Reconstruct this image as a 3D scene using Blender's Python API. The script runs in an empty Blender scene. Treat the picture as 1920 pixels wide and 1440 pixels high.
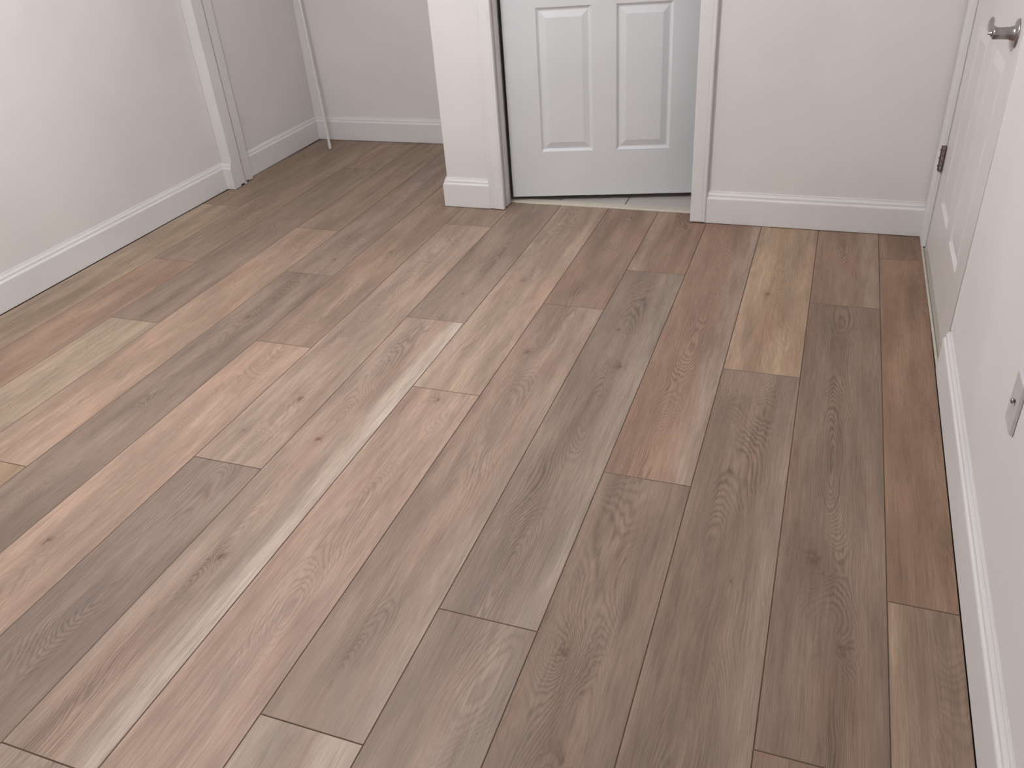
import bpy, bmesh, math, random
from mathutils import Vector, Matrix

U = 0.2286            # one plank width in metres: every length below is written in plank widths unless it says metres
S = bpy.context.scene
COL = S.collection

# ------------------------------------------------------------------ camera, world, lights, exposure
cam_d = bpy.data.cameras.new('camera')
cam = bpy.data.objects.new('camera', cam_d)
COL.objects.link(cam)
cam_d.sensor_width = 36
cam_d.lens = 1548.344 / 1920 * 36
cam_d.clip_start = 0.02
R_ = Vector((0.93874186, 0.33801286, -0.06716426))
U_ = Vector((-0.1280456, 0.52304648, 0.84263082))
F_ = Vector((-0.31995008, 0.78241274, -0.53428668))
M = Matrix((R_, U_, -F_)).transposed().to_4x4()
M.translation = Vector((16 - 3.03624, 0, 6.01774)) * U
cam.matrix_world = M
S.camera = cam

w = bpy.data.worlds.new('world')
S.world = w
w.use_nodes = True
w.node_tree.nodes['Background'].inputs[0].default_value = (0.9, 0.92, 1, 1)
w.node_tree.nodes['Background'].inputs[1].default_value = 0.02

def lamp(name, loc, power, radius, color):
    d = bpy.data.lights.new(name, 'POINT')
    d.energy = power
    d.shadow_soft_size = radius
    d.color = color
    o = bpy.data.objects.new(name, d)
    o.location = Vector(loc) * U
    COL.objects.link(o)
    return o
lamp('ceiling_lamp_light', (6.3, 7.6, 9.6), 74, 0.13, (0.955, 0.975, 0.985))

S.view_settings.view_transform = 'Standard'
S.view_settings.look = 'None'
S.view_settings.exposure = 0.0
S.view_settings.gamma = 1.0
S.view_settings.use_curve_mapping = False

# ------------------------------------------------------------------ materials
def lin(c):
    return tuple((x / 255 / 12.92) if x / 255 <= 0.04045 else (((x / 255) + 0.055) / 1.055) ** 2.4 for x in c)

class NT:
    def __init__(s, name):
        s.m = bpy.data.materials.new(name)
        s.m.use_nodes = True
        s.t = s.m.node_tree
        s.n = s.t.nodes
        s.b = s.n['Principled BSDF']
    def node(s, typ, **kw):
        x = s.n.new(typ)
        for k, v in kw.items():
            setattr(x, k, v)
        return x
    def put(s, sock, v):
        if isinstance(v, bpy.types.NodeSocket):
            s.t.links.new(v, sock)
        elif v is not None:
            sock.default_value = v
    def math(s, op, a, b=None, c=None, clamp=False):
        x = s.node('ShaderNodeMath', operation=op, use_clamp=clamp)
        s.put(x.inputs[0], a)
        s.put(x.inputs[1], b)
        s.put(x.inputs[2], c)
        return x.outputs[0]
    def vec(s, x, y, z):
        n = s.node('ShaderNodeCombineXYZ')
        for i, v in enumerate((x, y, z)):
            s.put(n.inputs[i], v)
        return n.outputs[0]
    def noise(s, v, scale=1.0, detail=2.0, rough=0.5):
        n = s.node('ShaderNodeTexNoise')
        s.put(n.inputs['Vector'], v)
        n.inputs['Scale'].default_value = scale
        n.inputs['Detail'].default_value = detail
        n.inputs['Roughness'].default_value = rough
        return n.outputs[0]
    def attr(s, name):
        n = s.node('ShaderNodeAttribute', attribute_type='OBJECT', attribute_name=name)
        return n
    def ramp(s, x, lo, hi, a=0.0, b=1.0):
        n = s.node('ShaderNodeMapRange', interpolation_type='SMOOTHSTEP')
        s.put(n.inputs[0], x)
        for i, v in enumerate((lo, hi, a, b)):
            s.put(n.inputs[i + 1], v)
        return n.outputs[0]
    def mix(s, f, a, b, mode='MIX'):
        n = s.node('ShaderNodeMix', data_type='RGBA', blend_type=mode)
        s.put(n.inputs[0], f)
        s.put(n.inputs[6], a)
        s.put(n.inputs[7], b)
        return n.outputs[2]
    def bump(s, h, strength, dist):
        n = s.node('ShaderNodeBump')
        n.inputs['Strength'].default_value = strength
        n.inputs['Distance'].default_value = dist
        s.put(n.inputs['Height'], h)
        s.put(s.b.inputs['Normal'], n.outputs[0])

def c4(c, k=1.0):
    r = lin(c)
    return (r[0] * k, r[1] * k, r[2] * k, 1)

def paint(name, c, rough, tex, spec=0.5, specks=0.0):
    t = NT(name)
    tc = t.node('ShaderNodeTexCoord').outputs['Object']
    n1 = t.noise(tc, 2.2, 3)
    col = t.mix(t.ramp(n1, 0.3, 0.7), c4(c), c4(tuple(x * 0.975 for x in c)))
    if specks:
        g = t.noise(tc, 95, 2, 0.6)
        m = t.math('MULTIPLY', t.ramp(g, 0.73, 0.79), t.ramp(t.noise(tc, 5, 1), 0.5, 0.62))
        col = t.mix(t.math('MULTIPLY', m, specks), col, c4((120, 108, 98)))
    t.put(t.b.inputs['Base Color'], col)
    t.b.inputs['Roughness'].default_value = rough
    t.b.inputs['Specular IOR Level'].default_value = spec
    h = t.math('ADD', t.noise(tc, 150, 2), t.math('MULTIPLY', t.noise(tc, 30, 2), 1.5))
    t.bump(h, tex, 0.0012)
    return t.m

M_WALL = paint('wall_paint', (231, 226, 224), 0.62, 0.16, 0.3, 0.25)
M_CEIL = paint('ceiling_paint', (238, 238, 238), 0.9, 0.1, 0.2)
M_TRIM = paint('trim_paint', (230, 227, 227), 0.42, 0.07, 0.45, 0.5)
M_DOOR2 = paint('warm_shaded_door_paint', (223, 217, 215), 0.42, 0.05, 0.45)  # warm paint, darkened slightly so the colour carries the recess shade
M_DOOR = paint('door_paint', (224, 225, 228), 0.40, 0.05, 0.45)

def flat(name, c, rough=0.6, metal=0.0):
    t = NT(name)
    tc = t.node('ShaderNodeTexCoord').outputs['Object']
    n = t.noise(tc, 60, 3)
    t.put(t.b.inputs['Base Color'], t.mix(n, c4(c), c4(tuple(x * 0.88 for x in c))))
    t.b.inputs['Roughness'].default_value = rough
    t.b.inputs['Metallic'].default_value = metal
    return t.m
M_DARK = flat('dark_underlay', (58, 46, 40), 0.9)
M_GROUT = flat('dark_grout', (110, 103, 98), 0.9)
M_TILE = flat('grey_tile', (202, 194, 189), 0.5)
M_STRIP = flat('cream_threshold', (212, 202, 188), 0.6)
M_METAL = flat('satin_nickel', (176, 172, 172), 0.27, 1.0)
M_BRONZE = flat('worn_hinge_metal', (140, 122, 116), 0.45, 0.35)
M_SLOT = flat('dark_slot', (52, 44, 40), 0.7)
M_ROD = flat('white_rod_plastic', (236, 234, 230), 0.45)
M_PLATE = flat('white_plate_plastic', (216, 209, 212), 0.35)

def wood():
    t = NT('oak_plank')
    tc = t.node('ShaderNodeTexCoord').outputs['Object']
    sp = t.node('ShaderNodeSeparateXYZ')
    t.put(sp.inputs[0], tc)
    v, u = sp.outputs[0], sp.outputs[1]
    sd = t.attr('seed').outputs['Fac']
    A = t.attr('tone_a').outputs['Color']
    B = t.attr('tone_b').outputs['Color']
    g = t.node('ShaderNodeSeparateXYZ')
    t.put(g.inputs[0], t.attr('grain').outputs['Vector'])
    c0, d0, slope = g.outputs
    g2 = t.node('ShaderNodeSeparateXYZ')
    t.put(g2.inputs[0], t.attr('look').outputs['Vector'])
    ringk, edge, pinkk = g2.outputs
    def sn(kv, ku, off, detail=2, rough=0.5):
        return t.noise(t.vec(t.math('MULTIPLY', v, kv), t.math('MULTIPLY', u, ku), t.math('ADD', sd, off)), 1.0, detail, rough)
    # growth rings cut by the board face
    vc = t.math('SUBTRACT', t.math('SUBTRACT', v, c0), t.math('MULTIPLY', t.math('SUBTRACT', sn(3, 1.7, 0.0), 0.5), 0.10))
    D = t.math('ADD', t.math('ADD', d0, t.math('MULTIPLY', slope, u)), t.math('MULTIPLY', t.math('SUBTRACT', sn(4, 1.7, 31.0, 1), 0.5), 0.24))
    r = t.math('SQRT', t.math('ADD', t.math('MULTIPLY', vc, vc), t.math('MULTIPLY', D, D)))
    kdark = None
    wv = t.math('MULTIPLY', t.math('SUBTRACT', sn(45, 28, 77.0, 2), 0.5), 0.034)
    for i in (1, 2, 3):
        k = t.node('ShaderNodeSeparateXYZ')
        t.put(k.inputs[0], t.attr('knot%d' % i).outputs['Vector'])
        dv = t.math('DIVIDE', t.math('ADD', t.math('SUBTRACT', v, k.outputs[0]), wv), k.outputs[2])
        du = t.math('DIVIDE', t.math('SUBTRACT', u, k.outputs[1]), t.math('MULTIPLY', k.outputs[2], 1.7))
        d2 = t.math('ADD', t.math('MULTIPLY', dv, dv), t.math('MULTIPLY', du, du))
        e1 = t.math('EXPONENT', t.math('MULTIPLY', d2, -0.11))
        r = t.math('ADD', r, t.math('MULTIPLY', e1, t.math('MULTIPLY', k.outputs[2], 2.2)))
        e2 = t.math('ADD', t.math('EXPONENT', t.math('MULTIPLY', d2, -1.6)), t.math('MULTIPLY', e1, 0.22))
        kdark = e2 if kdark is None else t.math('ADD', kdark, e2)
    ph = t.math('ADD', t.math('DIVIDE', r, 0.0046), t.math('MULTIPLY', sn(80, 9, 11.0, 3), 1.5))
    ph = t.math('ADD', ph, t.math('MULTIPLY', t.noise(t.vec(t.math('MULTIPLY', r, 60), sd, 0.0), 1.0, 1), 2.5))
    cs = t.math('ADD', t.math('MULTIPLY', t.math('COSINE', t.math('MULTIPLY', ph, 2 * math.pi)), 0.5), 0.5)
    line = t.math('POWER', cs, 2.6)
    fib = sn(620, 17, 3.0, 2, 0.6)
    fib2 = sn(190, 5, 5.0, 2, 0.6)
    fib3 = sn(60, 2.2, 8.0, 2, 0.55)
    near = t.ramp(t.math('ABSOLUTE', vc), 0.02, 0.085, 1.0, 0.28)
    patch = t.ramp(sn(9, 2.6, 19.0, 2), 0.36, 0.62, 0.12, 1.0)
    rk = t.math('MULTIPLY', t.math('MULTIPLY', line, near), t.math('MULTIPLY', patch, ringk))
    rk = t.math('MULTIPLY', rk, t.ramp(fib, 0.3, 0.6, 0.45, 1.15))
    # tone bands along the board
    band = t.ramp(t.math('ADD', t.math('MULTIPLY', sn(13, 1.1, 41.0, 3, 0.55), 0.72), t.math('MULTIPLY', fib3, 0.28)), 0.38, 0.62)
    col = t.mix(band, A, B)
    pk = t.math('MULTIPLY', t.ramp(sn(10, 2.2, 53.0, 2), 0.5, 0.7), pinkk)
    col = t.mix(pk, col, t.mix(1.0, col, (1.02, 0.93, 0.90, 1), 'MULTIPLY'))
    gy = t.math('MULTIPLY', t.ramp(sn(16, 3.0, 67.0, 2), 0.55, 0.72), 0.5)
    col = t.mix(gy, col, t.mix(1.0, col, (0.86, 0.85, 0.845, 1), 'MULTIPLY'))
    # pale sapwood edge: sign picks the side, size the strength
    sg = t.math('SIGN', edge)
    ev = t.math('ADD', t.math('MULTIPLY', v, sg), t.math('MULTIPLY', t.math('SUBTRACT', sn(20, 1.5, 71.0), 0.5), 0.05))
    em = t.math('MULTIPLY', t.math('MULTIPLY', t.ramp(ev, 0.015, 0.11), t.ramp(sn(30, 3.0, 91.0, 3, 0.6), 0.3, 0.65, 0.35, 1.0)), t.math('ABSOLUTE', edge))
    col = t.mix(em, col, c4((196, 184, 171)))
    # brown mineral streaks, and broad pale and dusky drifts along the grain
    st = t.math('MULTIPLY', t.ramp(sn(46, 1.7, 101.0, 3, 0.6), 0.58, 0.72), 0.55)
    col = t.mix(st, col, t.mix(1.0, col, (0.80, 0.73, 0.69, 1), 'MULTIPLY'))
    dr = t.ramp(sn(17, 2.4, 117.0, 3, 0.6), 0.34, 0.66, 0.86, 1.13)
    dc = t.node('ShaderNodeCombineColor')
    for i in range(3):
        t.put(dc.inputs[i], dr)
    col = t.mix(1.0, col, dc.outputs[0], 'MULTIPLY')
    # fibre and pores
    k = t.math('ADD', t.math('MULTIPLY', t.math('SUBTRACT', fib, 0.5), 0.78), t.math('MULTIPLY', t.math('SUBTRACT', fib2, 0.5), 0.52))
    k = t.math('ADD', t.math('ADD', k, t.math('MULTIPLY', t.math('SUBTRACT', fib3, 0.5), 0.36)), 1.0)
    k = t.math('SUBTRACT', k, t.math('MULTIPLY', rk, 0.36))
    pale = t.math('MULTIPLY', t.math('MULTIPLY', t.math('POWER', t.math('SUBTRACT', 1.0, cs), 3.0), near), t.math('MULTIPLY', patch, ringk))
    k = t.math('ADD', k, t.math('MULTIPLY', pale, 0.06))
    kc = t.node('ShaderNodeCombineColor')
    for i in range(3):
        t.put(kc.inputs[i], k)
    col = t.mix(1.0, col, kc.outputs[0], 'MULTIPLY')
    km = t.math('MINIMUM', t.math('MULTIPLY', kdark, t.ramp(sn(120, 60, 13.0, 2), 0.3, 0.62, 0.25, 1.0)), 0.85)
    col = t.mix(km, col, c4((104, 78, 64)))
    t.put(t.b.inputs['Base Color'], col)
    t.put(t.b.inputs['Roughness'], t.ramp(fib2, 0.3, 0.7, 0.50, 0.62))
    t.b.inputs['Specular IOR Level'].default_value = 0.38
    t.bump(t.math('SUBTRACT', fib, t.math('MULTIPLY', rk, 0.8)), 0.25, 0.0006)
    return t.m
M_WOOD = wood()
M_BEVEL = flat('plank_bevel', (130, 108, 94), 0.7)

# ------------------------------------------------------------------ mesh helpers
def link(name, verts, faces, mat, parent=None, loc=(0, 0, 0), smooth=False, bevel=0.0, segs=2, recalc=True):
    me = bpy.data.meshes.new(name)
    me.from_pydata([tuple(v) for v in verts], [], faces)
    if recalc or bevel:
        bm = bmesh.new()
        bm.from_mesh(me)
        if recalc:
            bmesh.ops.recalc_face_normals(bm, faces=bm.faces)
        if bevel:
            ed = [e for e in bm.edges if len(e.link_faces) == 2 and e.calc_face_angle(0) > 0.5]
            bmesh.ops.bevel(bm, geom=ed, offset=bevel, segments=segs, affect='EDGES', profile=0.5)
        bm.to_mesh(me)
        bm.free()
    if smooth:
        for p in me.polygons:
            p.use_smooth = True
    me.materials.append(mat)
    o = bpy.data.objects.new(name, me)
    COL.objects.link(o)
    o.location = loc
    if parent is not None:
        o.parent = parent
    return o

def merge(parts):
    V, F = [], []
    for v, f in parts:
        n = len(V)
        V += v
        F += [tuple(i + n for i in q) for q in f]
    return V, F

def box(x0, x1, y0, y1, z0, z1):
    v = [Vector((x, y, z)) * U for x in (x0, x1) for y in (y0, y1) for z in (z0, z1)]
    f = [(0, 1, 3, 2), (4, 6, 7, 5), (0, 4, 5, 1), (2, 3, 7, 6), (0, 2, 6, 4), (1, 5, 7, 3)]
    return v, f

def prism(pts, z0, z1):
    n = len(pts)
    v = [Vector((x, y, z)) * U for z in (z0, z1) for x, y in pts]
    f = [tuple(range(n))[::-1], tuple(range(n, 2 * n))] + [(i, (i + 1) % n, n + (i + 1) % n, n + i) for i in range(n)]
    return v, f

def sweep(prof, path, closed_prof=True):
    """prof: (offset to the right of the path, z); path: list of (x, y), mitred at the corners."""
    V, F = [], []
    n = len(prof)
    P = [Vector((a, b)) for a, b in path]
    for i, p in enumerate(P):
        d0 = (p - P[i - 1]).normalized() if i else (P[1] - p).normalized()
        d1 = (P[i + 1] - p).normalized() if i < len(P) - 1 else d0
        n0, n1 = Vector((d0.y, -d0.x)), Vector((d1.y, -d1.x))
        m = (n0 + n1)
        m = m / max(m.dot(n0), 1e-6)
        for a, z in prof:
            q = p + m * a
            V.append(Vector((q.x, q.y, z)) * U)
    for i in range(len(P) - 1):
        for j in range(n):
            k = (j + 1) % n
            F.append((i * n + j, i * n + k, (i + 1) * n + k, (i + 1) * n + j))
    F.append(tuple(range(n)))
    F.append(tuple(range((len(P) - 1) * n, len(P) * n))[::-1])
    return V, F

def lathe(rad, axis, up, origin, seg=32):
    """rad: list of (distance along axis, radius), in plank widths."""
    a = Vector(axis).normalized()
    b = Vector(up).cross(a).normalized()
    c = a.cross(b)
    o = Vector(origin)
    V, F = [], []
    for h, r in rad:
        for i in range(seg):
            t = 2 * math.pi * i / seg
            V.append((o + a * h + (b * math.cos(t) + c * math.sin(t)) * r) * U)
    for k in range(len(rad) - 1):
        for i in range(seg):
            j = (i + 1) % seg
            F.append((k * seg + i, k * seg + j, (k + 1) * seg + j, (k + 1) * seg + i))
    F.append(tuple(range(seg))[::-1])
    F.append(tuple(range((len(rad) - 1) * seg, len(rad) * seg)))
    return V, F

def tube(pts, rads, seg=16, flatten=1.0, wide=None):
    V, F = [], []
    P = [Vector(p) for p in pts]
    for i, p in enumerate(P):
        d = (P[min(i + 1, len(P) - 1)] - P[max(i - 1, 0)]).normalized()
        up = Vector((0, 0, 1)) if abs(d.z) < 0.9 else Vector((1, 0, 0))
        s = d.cross(up).normalized()
        q = s.cross(d)
        for k in range(seg):
            t = 2 * math.pi * k / seg
            V.append((p + (s * math.cos(t) * flatten + q * math.sin(t)) * rads[i]) * U)
    for i in range(len(P) - 1):
        for k in range(seg):
            j = (k + 1) % seg
            F.append((i * seg + k, i * seg + j, (i + 1) * seg + j, (i + 1) * seg + k))
    F.append(tuple(range(seg))[::-1])
    F.append(tuple(range((len(P) - 1) * seg, len(P) * seg)))
    return V, F

def struct(o, label=None):
    o['kind'] = 'structure'
    if label:
        o['label'] = label
    return o

def empty(name, loc, parent=None):
    o = bpy.data.objects.new(name, None)
    COL.objects.link(o)
    o.location = Vector(loc) * U
    if parent is not None:
        o.parent = parent
    return o

# ------------------------------------------------------------------ layout, in plank widths
YB = 15.09            # face of the back wall
CEIL = 10.67
def xr(y):            # face of the right-hand baseboard
    return 14.692 - 0.0095 * (10.5 - y)
def xl(y):            # face of the left-hand baseboard
    return 0.02 - 0.006 * (15.3 - y)
BT = 0.07             # baseboard thickness

# ------------------------------------------------------------------ floor and its planks
sub = struct(link('floor', *merge([box(-0.6, 15.3, -3.6, 15.48, -0.12, -0.028), box(-0.6, 7.2, 15.48, 19.8, -0.12, -0.028)]), M_DARK), 'wood plank floor of the bedroom and closet')

rnd = random.Random(11)
def seam(k):
    return 15.037 - k
# row: list of (y0, y1, tone a, tone b, ring, edge, pink, (c0, d0, slope)); tones are sRGB
P = {}
T_ = lambda *a: a
P[0] = [(-3.4, 6.11, (158, 134, 115), (138, 118, 103), .5, 0, .4, (0, .10, .01)),
        (6.11, 13.98, (156, 126, 104), (141, 113, 94), .4, 0, .3, (.03, .12, .02)),
        (13.98, 15.06, (150, 122, 102), (132, 106, 90), .5, 0, .5, (0, .05, .03))]
P[1] = [(-3.4, 4.22, (150, 124, 108), (140, 116, 102), .6, 0, .8, (0, .03, .05)),
        (4.22, 12.09, (142, 122, 108), (131, 112, 98), 1.1, 0, .85, (-.01, .0, .035)),
        (12.09, 15.06, (154, 129, 111), (136, 114, 99), .9, .25, .5, (0, .02, .06))]
P[2] = [(-3.4, 2.0, (150, 130, 115), (140, 121, 107), .7, 0, .4, (0, .04, .04)),
        (2.0, 9.87, (143, 123, 108), (133, 114, 100), 1.15, .12, .3, (-.01, .0, .045)),
        (9.87, 15.06, (178, 153, 128), (164, 137, 116), .45, -.1, .7, (.02, .05, .04))]
P[3] = [(-3.4, 7.28, (144, 124, 110), (136, 117, 103), .95, 0, .5, (-.02, .01, .05)),
        (7.28, 15.06, (158, 129, 111), (144, 118, 102), 1.0, .3, .55, (.0, .02, .05))]
P[4] = [(-3.4, 4.85, (158, 139, 126), (149, 129, 116), .7, .15, .55, (.02, .03, .05)),
        (4.85, 12.70, (148, 130, 119), (139, 121, 109), 1.1, .28, .15, (.0, .01, .05)),
        (12.70, 15.48, (160, 133, 114), (144, 118, 102), .9, -.2, .6, (.01, .03, .06))]
P[5] = [(-3.4, 3.33, (186, 168, 153), (170, 150, 136), .7, .5, .3, (-.02, .04, .05)),
        (3.33, 11.20, (163, 141, 127), (153, 130, 116), .8, .15, .6, (.0, .02, .05)),
        (11.20, 15.48, (158, 131, 115), (144, 121, 107), .8, 0, .7, (.0, .03, .06))]
P[6] = [(-3.4, 0.56, (176, 156, 140), (160, 138, 124), .5, 0, .6, (0, .05, .02)),
        (0.56, 8.43, (182, 157, 142), (171, 146, 131), .6, 0, .5, (.01, .08, .03)),
        (8.43, 15.48, (182, 159, 142), (169, 146, 130), .6, -.15, .7, (-.01, .05, .04))]
P[7] = [(-3.4, 2.43, (178, 160, 146), (166, 146, 132), .6, .3, .5, (0, .04, .04)),
        (2.43, 10.30, (176, 155, 141), (164, 142, 128), .95, .65, .65, (-.02, .01, .04)),
        (10.30, 15.48, (160, 141, 128), (146, 127, 116), .7, 0, .5, (.02, .03, .05))]
P[8] = [(-3.4, 6.27, (150, 133, 123), (140, 122, 112), .85, 0, .3, (.0, .02, .04)),
        (6.27, 14.11, (177, 155, 140), (166, 144, 130), .6, 0, .35, (.01, .04, .04)),
        (14.11, 15.48, (158, 138, 122), (148, 128, 113), .5, 0, .4, (0, .05, .04))]
P[9] = [(-3.4, 1.18, (170, 150, 134), (160, 140, 124), .5, 0, .4, (0, .05, .04)),
        (1.18, 9.05, (186, 159, 141), (174, 147, 131), .5, 0, .5, (.0, .06, .03)),
        (9.05, 16.92, (166, 143, 126), (152, 129, 114), .8, 0, .7, (.02, .02, .05)),
        (16.92, 19.24, (170, 146, 128), (156, 133, 117), .5, 0, .4, (0, .05, .04))]
P[10] = [(-3.4, 3.56, (160, 143, 129), (150, 132, 118), .6, 0, .3, (0, .04, .04)),
         (3.56, 11.42, (151, 132, 120), (140, 122, 110), .7, 0, .4, (.0, .03, .04)),
         (11.42, 19.24, (160, 140, 128), (146, 127, 116), .6, 0, .35, (.01, .04, .04))]
P[11] = [(-3.4, 5.52, (186, 158, 131), (176, 148, 122), .4, 0, .4, (0, .05, .04)),
         (5.52, 13.37, (184, 158, 140), (170, 144, 126), .4, 0, .75, (.0, .06, .03)),
         (13.37, 19.24, (160, 139, 122), (146, 126, 111), .6, 0, .3, (.01, .04, .04))]
P[12] = [(-3.4, 1.32, (170, 150, 134), (160, 140, 124), .5, 0, .4, (0, .05, .04)),
         (1.32, 9.18, (184, 164, 144), (168, 148, 129), .4, 0, .3, (.0, .07, .03)),
         (9.18, 17.03, (154, 135, 121), (140, 122, 109), .6, 0, .3, (.01, .04, .04)),
         (17.03, 19.24, (164, 142, 125), (152, 131, 115), .5, 0, .4, (0, .05, .04))]
P[13] = [(-3.4, 3.56, (168, 146, 128), (156, 134, 117), .5, 0, .4, (0, .05, .04)),
         (3.56, 11.43, (170, 142, 123), (158, 131, 114), .45, 0, .8, (.0, .05, .03)),
         (11.43, 19.24, (160, 140, 123), (146, 127, 112), .5, 0, .3, (.01, .04, .04))]
P[14] = [(-3.4, 6.40, (176, 154, 132), (162, 141, 120), .4, 0, .4, (0, .05, .04)),
         (6.40, 14.26, (176, 155, 133), (160, 139, 119), .4, -.2, .2, (.0, .07, .03)),
         (14.26, 19.24, (156, 136, 119), (146, 126, 110), .5, 0, .3, (.01, .04, .04))]
# knots: floor x, y, size in metres
KN = [(13.36, 6.50, .017), (13.65, 5.41, .011), (13.46, 6.33, .005), (10.65, 9.62, .012), (10.41, 10.62, .008), (4.66, 12.07, .008),
      (4.42, 9.71, .009), (6.66, 7.77, .010), (11.34, 4.70, .016), (11.64, 3.67, .010), (7.49, 4.85, .008), (8.42, 11.96, .007),
      (12.38, 12.25, .008), (5.41, 4.51, .010), (9.29, 9.68, .010), (7.62, 11.27, .006), (12.66, 5.96, .005), (4.41, 13.1, .009),
      (8.50, 8.2, .010), (7.4, 7.0, .008), (6.3, 6.9, .006), (5.6, 12.6, .007)]
G = 0.0015            # half gap between planks
C = 0.0058            # chamfer width
for k in range(15):
    for (y0, y1, ta, tb, ring, edge, pink, grain) in P[k]:
        xa, xb = (seam(k + 1), seam(k))
        X = lambda y, side: (xa if side == 0 else xb)
        q = [[xa, y0], [xb, y0], [xb, y1], [xa, y1]]
        if k == 0:
            q[1][0] = xr(y0) - 0.003
            q[2][0] = xr(y1) - 0.003
        if k == 14:
            q[0][0] = xl(y0) + 0.006
            q[3][0] = (xl(y1) if y1 < 15.3 else 0.08) + 0.006
        cx = (seam(k) + seam(k + 1)) / 2
        def ring_at(ins, z):
            return [(q[0][0] + ins - cx, y0 + ins - y0, z), (q[1][0] - ins - cx, ins, z), (q[2][0] - ins - cx, y1 - ins - y0, z), (q[3][0] + ins - cx, y1 - ins - y0, z)]
        vs = [Vector(p) * U for p in ring_at(G, -0.024) + ring_at(G, -0.0058) + ring_at(G + C, 0.0)]
        fs = [(8, 9, 10, 11), (3, 2, 1, 0)] + [(a + i, a + (i + 1) % 4, a + 4 + (i + 1) % 4, a + 4 + i) for a in (0, 4) for i in range(4)]
        o = link('plank', vs, fs, M_WOOD, sub, (cx * U, y0 * U, 0))
        o.data.materials.append(M_BEVEL)
        for p in o.data.polygons[6:]:
            p.material_index = 1
        dz = rnd.uniform(-0.00015, 0.00015)
        o.location.z = dz - 0.0001
        KC = (0.915, 0.90, 0.88)
        ta, tb = [tuple(x * 0.87 + m * 0.13 for x, m in zip(q_, (161, 139, 124))) for q_ in (ta, tb)]
        o['tone_a'] = [x * c for x, c in zip(lin(ta), KC)]
        o['tone_b'] = [x * c for x, c in zip(lin(tb), KC)]
        o['seed'] = rnd.uniform(0, 90)
        # a slope changes sign at random so that the arches point both ways
        sgn = rnd.choice((-1, 1))
        o['grain'] = [grain[0] + rnd.uniform(-.015, .015), grain[1] * sgn, grain[2] * sgn]
        o['look'] = [float(ring), float(edge) + 1e-6, float(pink)]
        kn = [n for n in KN if q[0][0] < n[0] < q[1][0] and y0 < n[1] < y1][:3]
        for i in range(3):
            o['knot%d' % (i + 1)] = [(kn[i][0] - cx) * U, (kn[i][1] - y0) * U, kn[i][2]] if i < len(kn) else [9.0, -9.0, 0.001]

# bathroom floor beyond the doorway
bt = struct(link('floor.001', *box(6.6, 13.0, 15.72, 23.0, -0.12, -0.022), M_GROUT), 'grey tiled bathroom floor beyond the back door')
gx = [7.93 - 1.37, 7.93, 9.30, 10.67, 12.04, 13.0]
gy = [15.73, 16.135, 17.5, 18.87, 20.24, 21.6, 22.97]
for j in range(len(gy) - 1):
    off = 0 if j % 2 == 0 else 0.0
    for i in range(len(gx) - 1):
        x0, x1 = gx[i] + 0.009, gx[i + 1] - 0.009
        y0, y1 = gy[j] + 0.006, gy[j + 1] - 0.006
        x0 = max(x0, 6.62)
        v, f = merge([box(x0, x1, y0, y1, -0.022, 0.0)])
        link('tile', v, f, M_TILE, bt, bevel=0.0005, segs=1)

# thresholds
struct(link('trim_1', *sweep([(0, -0.05), (0, 0.012), (0.03, 0.022), (0.20, 0.022), (0.235, 0.004), (0.235, -0.05)], [(10.75, 15.72), (6.88, 15.72)][::-1]), M_STRIP),
       'cream threshold strip under the back door')
# (offset to the right of a path that runs towards +x is -y)
struct(link('trim_2', *sweep([(0.0, -0.04), (0.0, 0.014), (0.012, 0.02), (0.028, 0.02), (0.036, 0.0), (0.30, 0.0), (0.30, -0.04)], [(14.705, 10.5), (14.705, 14.56)]), M_STRIP),
       'cream metal threshold strip under the right door')

# ------------------------------------------------------------------ walls and ceiling
H = 8.93              # door opening height
struct(link('ceiling', *box(-0.7, 15.6, -3.6, 23.1, CEIL, CEIL + 0.3), M_CEIL))
v, f = prism([(xl(-3.2) - BT, -3.1), (xl(15.3) - BT, 15.3), (0.0, 19.9), (-0.6, 19.9), (-0.6, -3.1)], 0, CEIL)
struct(link('wall_left', v, f, M_WALL), 'white painted wall running from the room into the closet')
struct(link('wall_front', *box(-0.7, 15.6, -3.6, -3.1, 0, CEIL), M_WALL))
wb = merge([box(5.71, 6.87, YB, 15.58, 0, CEIL), box(6.87, 10.81, YB, 15.58, H, CEIL), box(10.81, 14.768, YB, 15.58, 0, CEIL),
            box(0.0, 5.71, YB, 15.58, 10.1, CEIL)])
struct(link('wall_back', *wb, M_WALL, bevel=0.004, segs=2), 'white back wall with the pillar between closet and bathroom door')
struct(link('wall_closet_back', *box(0.0, 6.45, 19.27, 19.8, 0, CEIL), M_WALL), 'closet back wall')
struct(link('wall_closet_side', *box(6.2, 6.6, 15.58, 19.8, 0, CEIL), M_WALL), 'closet side wall behind the pillar')
XW = lambda y: xr(y) + BT
v1 = prism([(XW(-3.1), -3.1), (15.3, -3.1), (15.3, 10.46), (XW(10.46) - 0.014, 10.46), (XW(10.43) - 0.014, 10.43), (XW(10.36), 10.36)], 0.62, CEIL)
v1 = merge([v1, prism([(XW(-3.1), -3.1), (15.3, -3.1), (15.3, 10.46), (XW(10.46), 10.46)], 0, 0.62)])
v3 = prism([(XW(10.46), 10.46), (15.3, 10.46), (15.3, 14.56), (14.77, 14.56)], H + 0.1, CEIL)
wr = struct(link('wall_right', *v1, M_WALL, bevel=0.0035, segs=3), 'white right wall with the near end of the door opening')
link('corner_bead_highlight', *tube([(XW(10.44) - 0.012, 10.445, 0.60), (XW(10.44) - 0.012, 10.445, CEIL)], [0.012, 0.012], 10), M_CEIL, wr, smooth=True)  # whiter strip puts the corner bead's highlight into the colour
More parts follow.
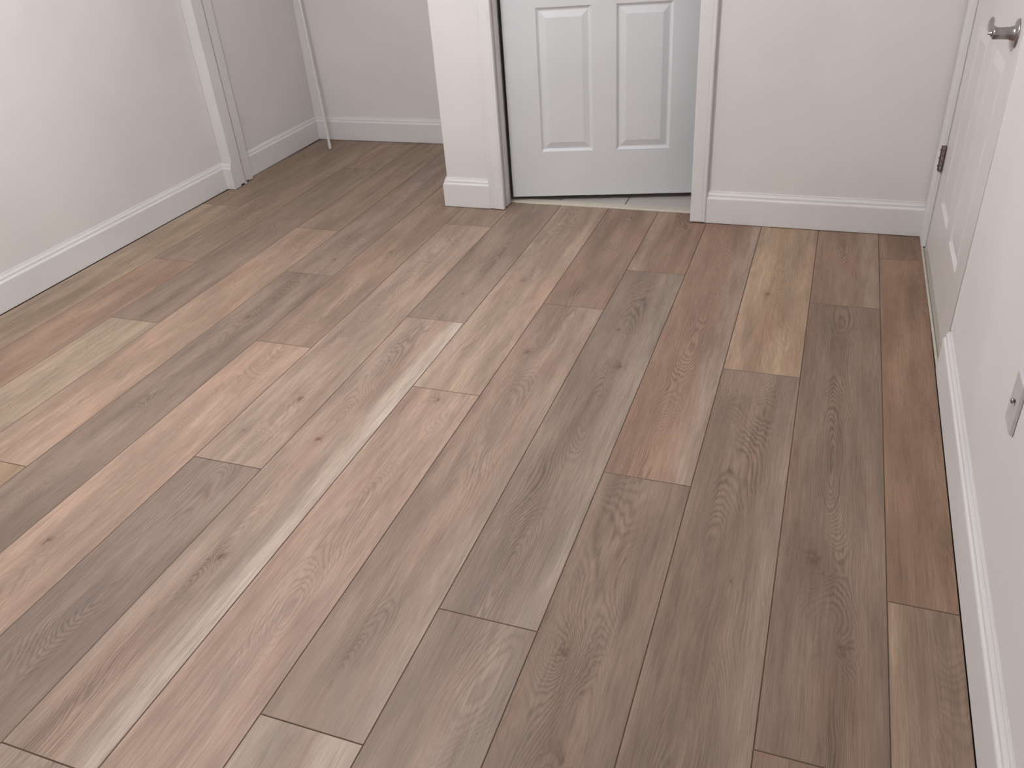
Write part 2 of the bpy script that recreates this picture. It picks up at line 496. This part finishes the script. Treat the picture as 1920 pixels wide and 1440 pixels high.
struct(link('wall_right.001', *merge([v3]), M_WALL))
struct(link('wall_right.002', *box(14.765, 15.3, 14.57, YB + 0.5, 0, CEIL), M_WALL))
# bathroom shell
struct(link('wall_bathroom', *merge([box(6.6, 6.62, 15.58, 23, 0, CEIL), box(13.0, 13.4, 15.58, 23, 0, CEIL), box(6.6, 13.4, 23, 23.1, 0, CEIL)]), M_WALL))

# ------------------------------------------------------------------ baseboards
BB = [(0, 0.012), (BT, 0.012), (BT + .002, 0.03), (BT, 0.475), (BT - .006, .492), (BT - .022, .510), (BT - .026, .528), (BT - .026, .548),
      (BT - .042, .575), (BT - .050, .592), (BT - .052, .610), (0, .612)]
def baseboard(name, path, label):
    return struct(link(name, *sweep(BB, path), M_TRIM), label)
# paths run so that the room lies to their right
baseboard('baseboard_left', [(xl(-3.1) - BT, -3.1), (xl(15.26) - BT, 15.262), (0.232, 15.262)], 'white baseboard of the left wall, turning onto the closet jamb')
baseboard('baseboard_closet_left', [(0.0, 15.99), (0.0, 19.27)], 'white baseboard of the closet left wall')
baseboard('baseboard_closet_back', [(0.07, 19.27), (6.2, 19.27)], 'white baseboard of the closet back wall')
baseboard('baseboard_pillar', [(5.71, 15.56), (5.71, YB), (6.66, YB)], 'white baseboard wrapped around the pillar by the closet')
baseboard('baseboard_back', [(11.0, YB), (14.70, YB)], 'white baseboard of the back wall right of the bathroom door')
baseboard('baseboard_right', [(XW(10.455), 10.455), (XW(-3.1), -3.1)], 'white baseboard of the right wall ending at the door')

# ------------------------------------------------------------------ closet jamb at the end of the left wall
j = struct(link('trim_3', *merge([prism([(-0.04, 15.27), (0.235, 15.27), (0.235, 15.42), (-0.04, 15.42)], 0.014, CEIL),
                                  prism([(-0.04, 15.42), (0.235, 15.42), (0.232, 15.60), (0.165, 15.60), (0.165, 15.655), (0.192, 15.655), (0.190, 15.80), (-0.04, 15.80)], 0.055, CEIL)]), M_TRIM),
           'white closet jamb at the end of the left wall')
link('jamb_lip', *prism([(-0.04, 15.80), (0.190, 15.80), (0.185, 15.96), (0.10, 15.985), (-0.04, 15.985)], 0.022, CEIL), M_TRIM, j, bevel=0.001)
link('jamb_dark_strip', *box(0.228, 0.2365, 15.60, 15.618, 0.06, CEIL - .1), flat('grey_beige_strip', (168, 158, 152), 0.8), j)  # thin grey-beige strip, darker than the jamb, at the groove edge
# rounded lump of filler under the jamb
bm = bmesh.new()
bmesh.ops.create_icosphere(bm, subdivisions=3, radius=0.0095)
for p in bm.verts:
    d = math.sin(p.co.x * 700) * 0.0006 + math.cos(p.co.y * 900) * 0.0005
    p.co *= 1 + d * 90
    p.co.z = max(p.co.z * 0.8, -0.005)
me = bpy.data.meshes.new('filler_lump')
bm.to_mesh(me)
bm.free()
for p in me.polygons:
    p.use_smooth = True
me.materials.append(M_TRIM)
fl = bpy.data.objects.new('filler_lump', me)
COL.objects.link(fl)
fl.location = Vector((0.20, 15.63, 0.026)) * U
fl.parent = j

# ------------------------------------------------------------------ bathroom door frame
def casing(side):
    # profile: x from the outer edge to the opening edge, y out from the wall
    if side < 0:
        prof = [(6.645, 0), (6.645, .052), (6.66, .062), (6.70, .066), (6.72, .058), (6.735, .066), (6.80, .074), (6.90, .078), (6.925, .070), (6.935, .080), (6.955, .080), (6.965, .07), (6.965, 0)]
    else:
        prof = [(10.725, 0), (10.725, .086), (10.735, .094), (10.93, .094), (10.95, .088), (10.96, .094), (10.995, .092), (11.008, .080), (11.01, 0)]
    return [(x, YB - y) for x, y in prof]
cl = struct(link('trim_4', *prism(casing(-1), 0.02, H + 0.1), M_TRIM), 'white door casing on the pillar')
link('jamb', *box(6.87, 6.905, YB, 15.58, 0.01, H), M_TRIM, cl)
link('door_stop', *box(6.905, 6.955, 15.20, 15.40, 0.015, H - 0.05), M_TRIM, cl, bevel=0.0015)
cr = struct(link('trim_5', *prism(casing(1), 0.03, H + 0.1), M_TRIM, bevel=0.0), 'white door casing right of the bathroom door')
link('jamb', *box(10.775, 10.81, YB, 15.58, 0.0, H), M_TRIM, cr)
link('door_stop', *box(10.73, 10.775, 15.27, 15.50, 0.0, H - 0.05), M_TRIM, cr, bevel=0.0015)
struct(link('trim_6', *merge([box(6.645, 11.01, YB - 0.09, YB, H - 0.09, H + 0.23), box(6.905, 10.775, YB, 15.58, H - 0.04, H)]), M_TRIM), 'white door casing above the bathroom door')

# ------------------------------------------------------------------ six panel doors
def panel_mesh(x0, x1, z0, z1):
    """moulded panel seen from -y; the door face is y = 0"""
    rings = [(0, 0), (0.02, 0.020), (0.045, 0.038), (0.065, 0.040), (0.175, 0.006), (0.185, 0.004)]
    V, F = [], []
    for ins, dep in rings:
        for x, z in ((x0 + ins, z0 + ins), (x1 - ins, z0 + ins), (x1 - ins, z1 - ins), (x0 + ins, z1 - ins)):
            V.append(Vector((x, dep, z)) * U)
    for k in range(len(rings) - 1):
        for i in range(4):
            jn = (i + 1) % 4
            F.append((k * 4 + i, k * 4 + jn, (k + 1) * 4 + jn, (k + 1) * 4 + i))
    n = (len(rings) - 1) * 4
    F.append((n, n + 1, n + 2, n + 3))
    return V, F

def door_mesh(wd, z0, z1, T, panels):
    xs = sorted({0, wd} | {p[0] for p in panels} | {p[1] for p in panels})
    zs = sorted({z0, z1} | {p[2] for p in panels} | {p[3] for p in panels})
    V, F = [], []
    idx = {}
    def g(x, z):
        if (x, z) not in idx:
            idx[(x, z)] = len(V)
            V.append(Vector((x, 0, z)) * U)
        return idx[(x, z)]
    for a in range(len(xs) - 1):
        for b in range(len(zs) - 1):
            if any(p[0] <= xs[a] and xs[a + 1] <= p[1] and p[2] <= zs[b] and zs[b + 1] <= p[3] for p in panels):
                continue
            F.append((g(xs[a], zs[b]), g(xs[a + 1], zs[b]), g(xs[a + 1], zs[b + 1]), g(xs[a], zs[b + 1])))
    n = len(V)
    V += [Vector(p) * U for p in ((0, T, z0), (wd, T, z0), (wd, T, z1), (0, T, z1))]
    F.append((n + 3, n + 2, n + 1, n))
    bot = [g(x, z0) for x in xs]
    top = [g(x, z1) for x in xs]
    le = [g(0, z) for z in zs]
    ri = [g(wd, z) for z in zs]
    F.append(tuple(bot[::-1] + [n, n + 1]))
    F.append(tuple(top + [n + 2, n + 3]))
    F.append(tuple(le + [n + 3, n]))
    F.append(tuple(ri[::-1] + [n + 1, n + 2]))
    return V, F

def six_panel(name, loc, rot, wd, label, M_DOOR):
    m = (wd - 0.64 * 2 - 0.46) / 2
    a0, a1, b0, b1 = 0.64, 0.64 + m, wd - 0.64 - m, wd - 0.64
    ps = []
    for x0, x1 in ((a0, a1), (b0, b1)):
        ps += [(x0, x1, 1.03, 3.70), (x0, x1, 4.45, 7.10), (x0, x1, 7.55, 8.35)]
    o = link(name, *door_mesh(wd, 0.108, 8.87, 0.15, ps), M_DOOR, recalc=False)
    o.location = Vector(loc) * U
    o.rotation_euler = (0, 0, rot)
    struct(o, label)
    for p in ps:
        link('panel', *panel_mesh(*p), M_DOOR, o, recalc=False)
    return o

# bathroom door: hinged at the pillar, swung a little into the bathroom
d1 = six_panel('door_1', (6.985, 15.518, 0), math.radians(13.05), 3.80, 'white six panel bathroom door standing ajar in the back wall', M_DOOR)
# right-hand door: local +x runs towards the camera (-y), its face looks into the room (-x)
d2 = six_panel('door_2', (14.775, 14.50, 0), math.radians(-90), 3.88, 'white six panel door closed in the right wall', M_DOOR2)

# jambs of the right-hand door
t7 = struct(link('trim_7', *prism([(14.765, 14.555), (14.70, 14.56), (14.697, 14.60), (14.697, YB - BT - .002), (14.765, YB - BT - .002)], 0.02, H + 0.2), M_TRIM, bevel=0.0012, segs=2), 'white door casing in the corner beside the hinges')
link('jamb', *box(14.77, 15.15, 14.51, 14.565, 0.0, H), M_TRIM, t7)
t8 = struct(link('trim_8', *box(14.785, 15.2, 10.462, 10.605, 0.0, H + 0.05), M_TRIM, bevel=0.001), 'white jamb on the latch side of the right door')
struct(link('trim_9', *box(14.80, 15.2, 10.605, 14.51, 8.89, H + 0.1), M_TRIM), 'white jamb above the right door')

# hinges on the right-hand door (three; the lowest shows)
def inv(px, py, pz):      # world point in plank widths -> local of door_2
    return Vector((14.50 - py, px - 14.775, pz))
for hz in (1.54, 4.6, 8.1):
    kn = []
    n = 5
    for i in range(n):
        a = hz - 0.20 + i * 0.40 / n
        kn.append(lathe([(0, .024), (.003, .027), (0.4 / n - .006, .027), (0.4 / n - .003, .024)], (0, 0, 1), (1, 0, 0), inv(14.735, 14.515, a), 20))
    kn.append(lathe([(-.014, .012), (-.010, .02), (0, .022)], (0, 0, 1), (1, 0, 0), inv(14.735, 14.515, hz - 0.20), 16))
    kn.append(lathe([(0, .022), (.010, .02), (.014, .012)], (0, 0, 1), (1, 0, 0), inv(14.735, 14.515, hz + 0.20), 16))
    h = link('hinge', *merge(kn), M_BRONZE, d2, smooth=True)
    h['label'] = 'worn brown metal hinge'
    # leaf on the casing edge, screws in it
    p0, p1 = inv(14.70, 14.552, hz - 0.2), inv(14.765, 14.545, hz + 0.2)
    lf = link('leaf', *box(min(p0.x, p1.x), max(p0.x, p1.x), min(p0.y, p1.y), max(p0.y, p1.y), hz - 0.2, hz + 0.2), M_BRONZE, h)
    q0, q1 = inv(14.695, 14.59, 0), inv(14.700, 14.53, 0)
    link('leaf', *box(min(q0.x, q1.x), max(q0.x, q1.x), min(q0.y, q1.y), max(q0.y, q1.y), hz - 0.2, hz + 0.2), M_BRONZE, h, bevel=0.0004)
    for s in (-0.13, 0.0, 0.13):
        c = inv(14.695, 14.567, hz + s)
        link('screw', *lathe([(0, .018), (.004, .018), (.008, .010)], (0, -1, 0), (0, 0, 1), c, 14), M_SLOT, h, smooth=True)

# lever handle
LY, LZ = 10.965, 4.05
hd = link('door_handle', *lathe([(0, .150), (.010, .150), (.022, .140), (.026, .088), (.050, .074), (.080, .066), (.160, .062), (.225, .064), (.240, .058), (.246, .04)], (0, -1, 0), (0, 0, 1), inv(14.775, LY, LZ), 40), M_METAL, d2, smooth=True)
hd['label'] = 'satin nickel lever handle'
pts, rr = [], []
for i in range(11):
    s = i / 10
    c = inv(14.565 - 0.03 * math.sin(s * math.pi), LY + 0.46 * s - 0.03, LZ + 0.00 + 0.075 * s ** 1.5)
    pts.append(c)
    rr.append((.058, .062, .060, .056, .053, .050, .050, .051, .052, .046, .028)[i])
link('lever', *tube(pts, rr, 20, 0.62), M_METAL, hd, smooth=True)
link('privacy_button', *lathe([(0, .030), (.012, .030), (.020, .016), (.042, .013), (.046, .006)], (0, -1, 0), (0, 0, 1), inv(14.53, LY, LZ), 20), M_METAL, hd, smooth=True)

# ------------------------------------------------------------------ loose things
def tag(o, label, cat, group=None):
    o['label'] = label
    o['category'] = cat
    if group:
        o['group'] = group
    return o
# wall plate
xp = XW(6.66) - 0.003
pv, pf = box(-0.030, 0.0, -0.153, 0.153, -0.25, 0.25)
pv = [Vector((p.x, p.y * (0.90 if p.x < -0.001 else 1), p.z * (0.94 if p.x < -0.001 else 1))) for p in pv]
pl = link('wall_plate', pv, pf, M_PLATE, bevel=0.0012, segs=2)
pl.location = Vector((xp, 6.665, 1.965)) * U
pl.rotation_euler = (0, 0, -0.0095)
tag(pl, 'white plastic wall plate with a protruding metal screw, low on the right wall', 'wall plate')
sc = link('screw', *lathe([(-.002, .016), (.014, .014), (.016, .026), (.026, .024), (.032, .012)], (-1, 0, 0), (0, 0, 1), (-0.03, -0.03, 0.03), 20), M_METAL, pl, smooth=True)
sc['label'] = 'protruding metal screw'
link('screw_hole', *lathe([(0, .010), (.0015, .010)], (-1, 0, 0), (0, 0, 1), (-0.03, 0.035, -0.17), 14), M_ROD, pl)

# rod leaning in the closet corner
a = Vector((0.879, 18.40, 0.026))
b = Vector((0.60, 18.68, 3.524))
c = a + (b - a) * 2.4
rod = link('rod', [Vector((p.x - a.x * U, p.y - a.y * U, p.z)) for p in tube([a, a + (b - a) * .02, a + (b - a) * .8, c], [.030, .033, .033, .033], 18)[0]], tube([a, a + (b - a) * .02, a + (b - a) * .8, c], [.024] * 4, 18)[1], M_ROD, smooth=True)
rod.location = Vector((a.x, a.y, 0)) * U
tag(rod, 'thin white rod leaning upright in the closet corner', 'rod')
link('end_cap', *lathe([(0, .037), (.005, .041), (.14, .041), (.148, .034)], (b - a), (0, 1, 0), (0, 0, 0.010), 20), M_ROD, rod, smooth=True)
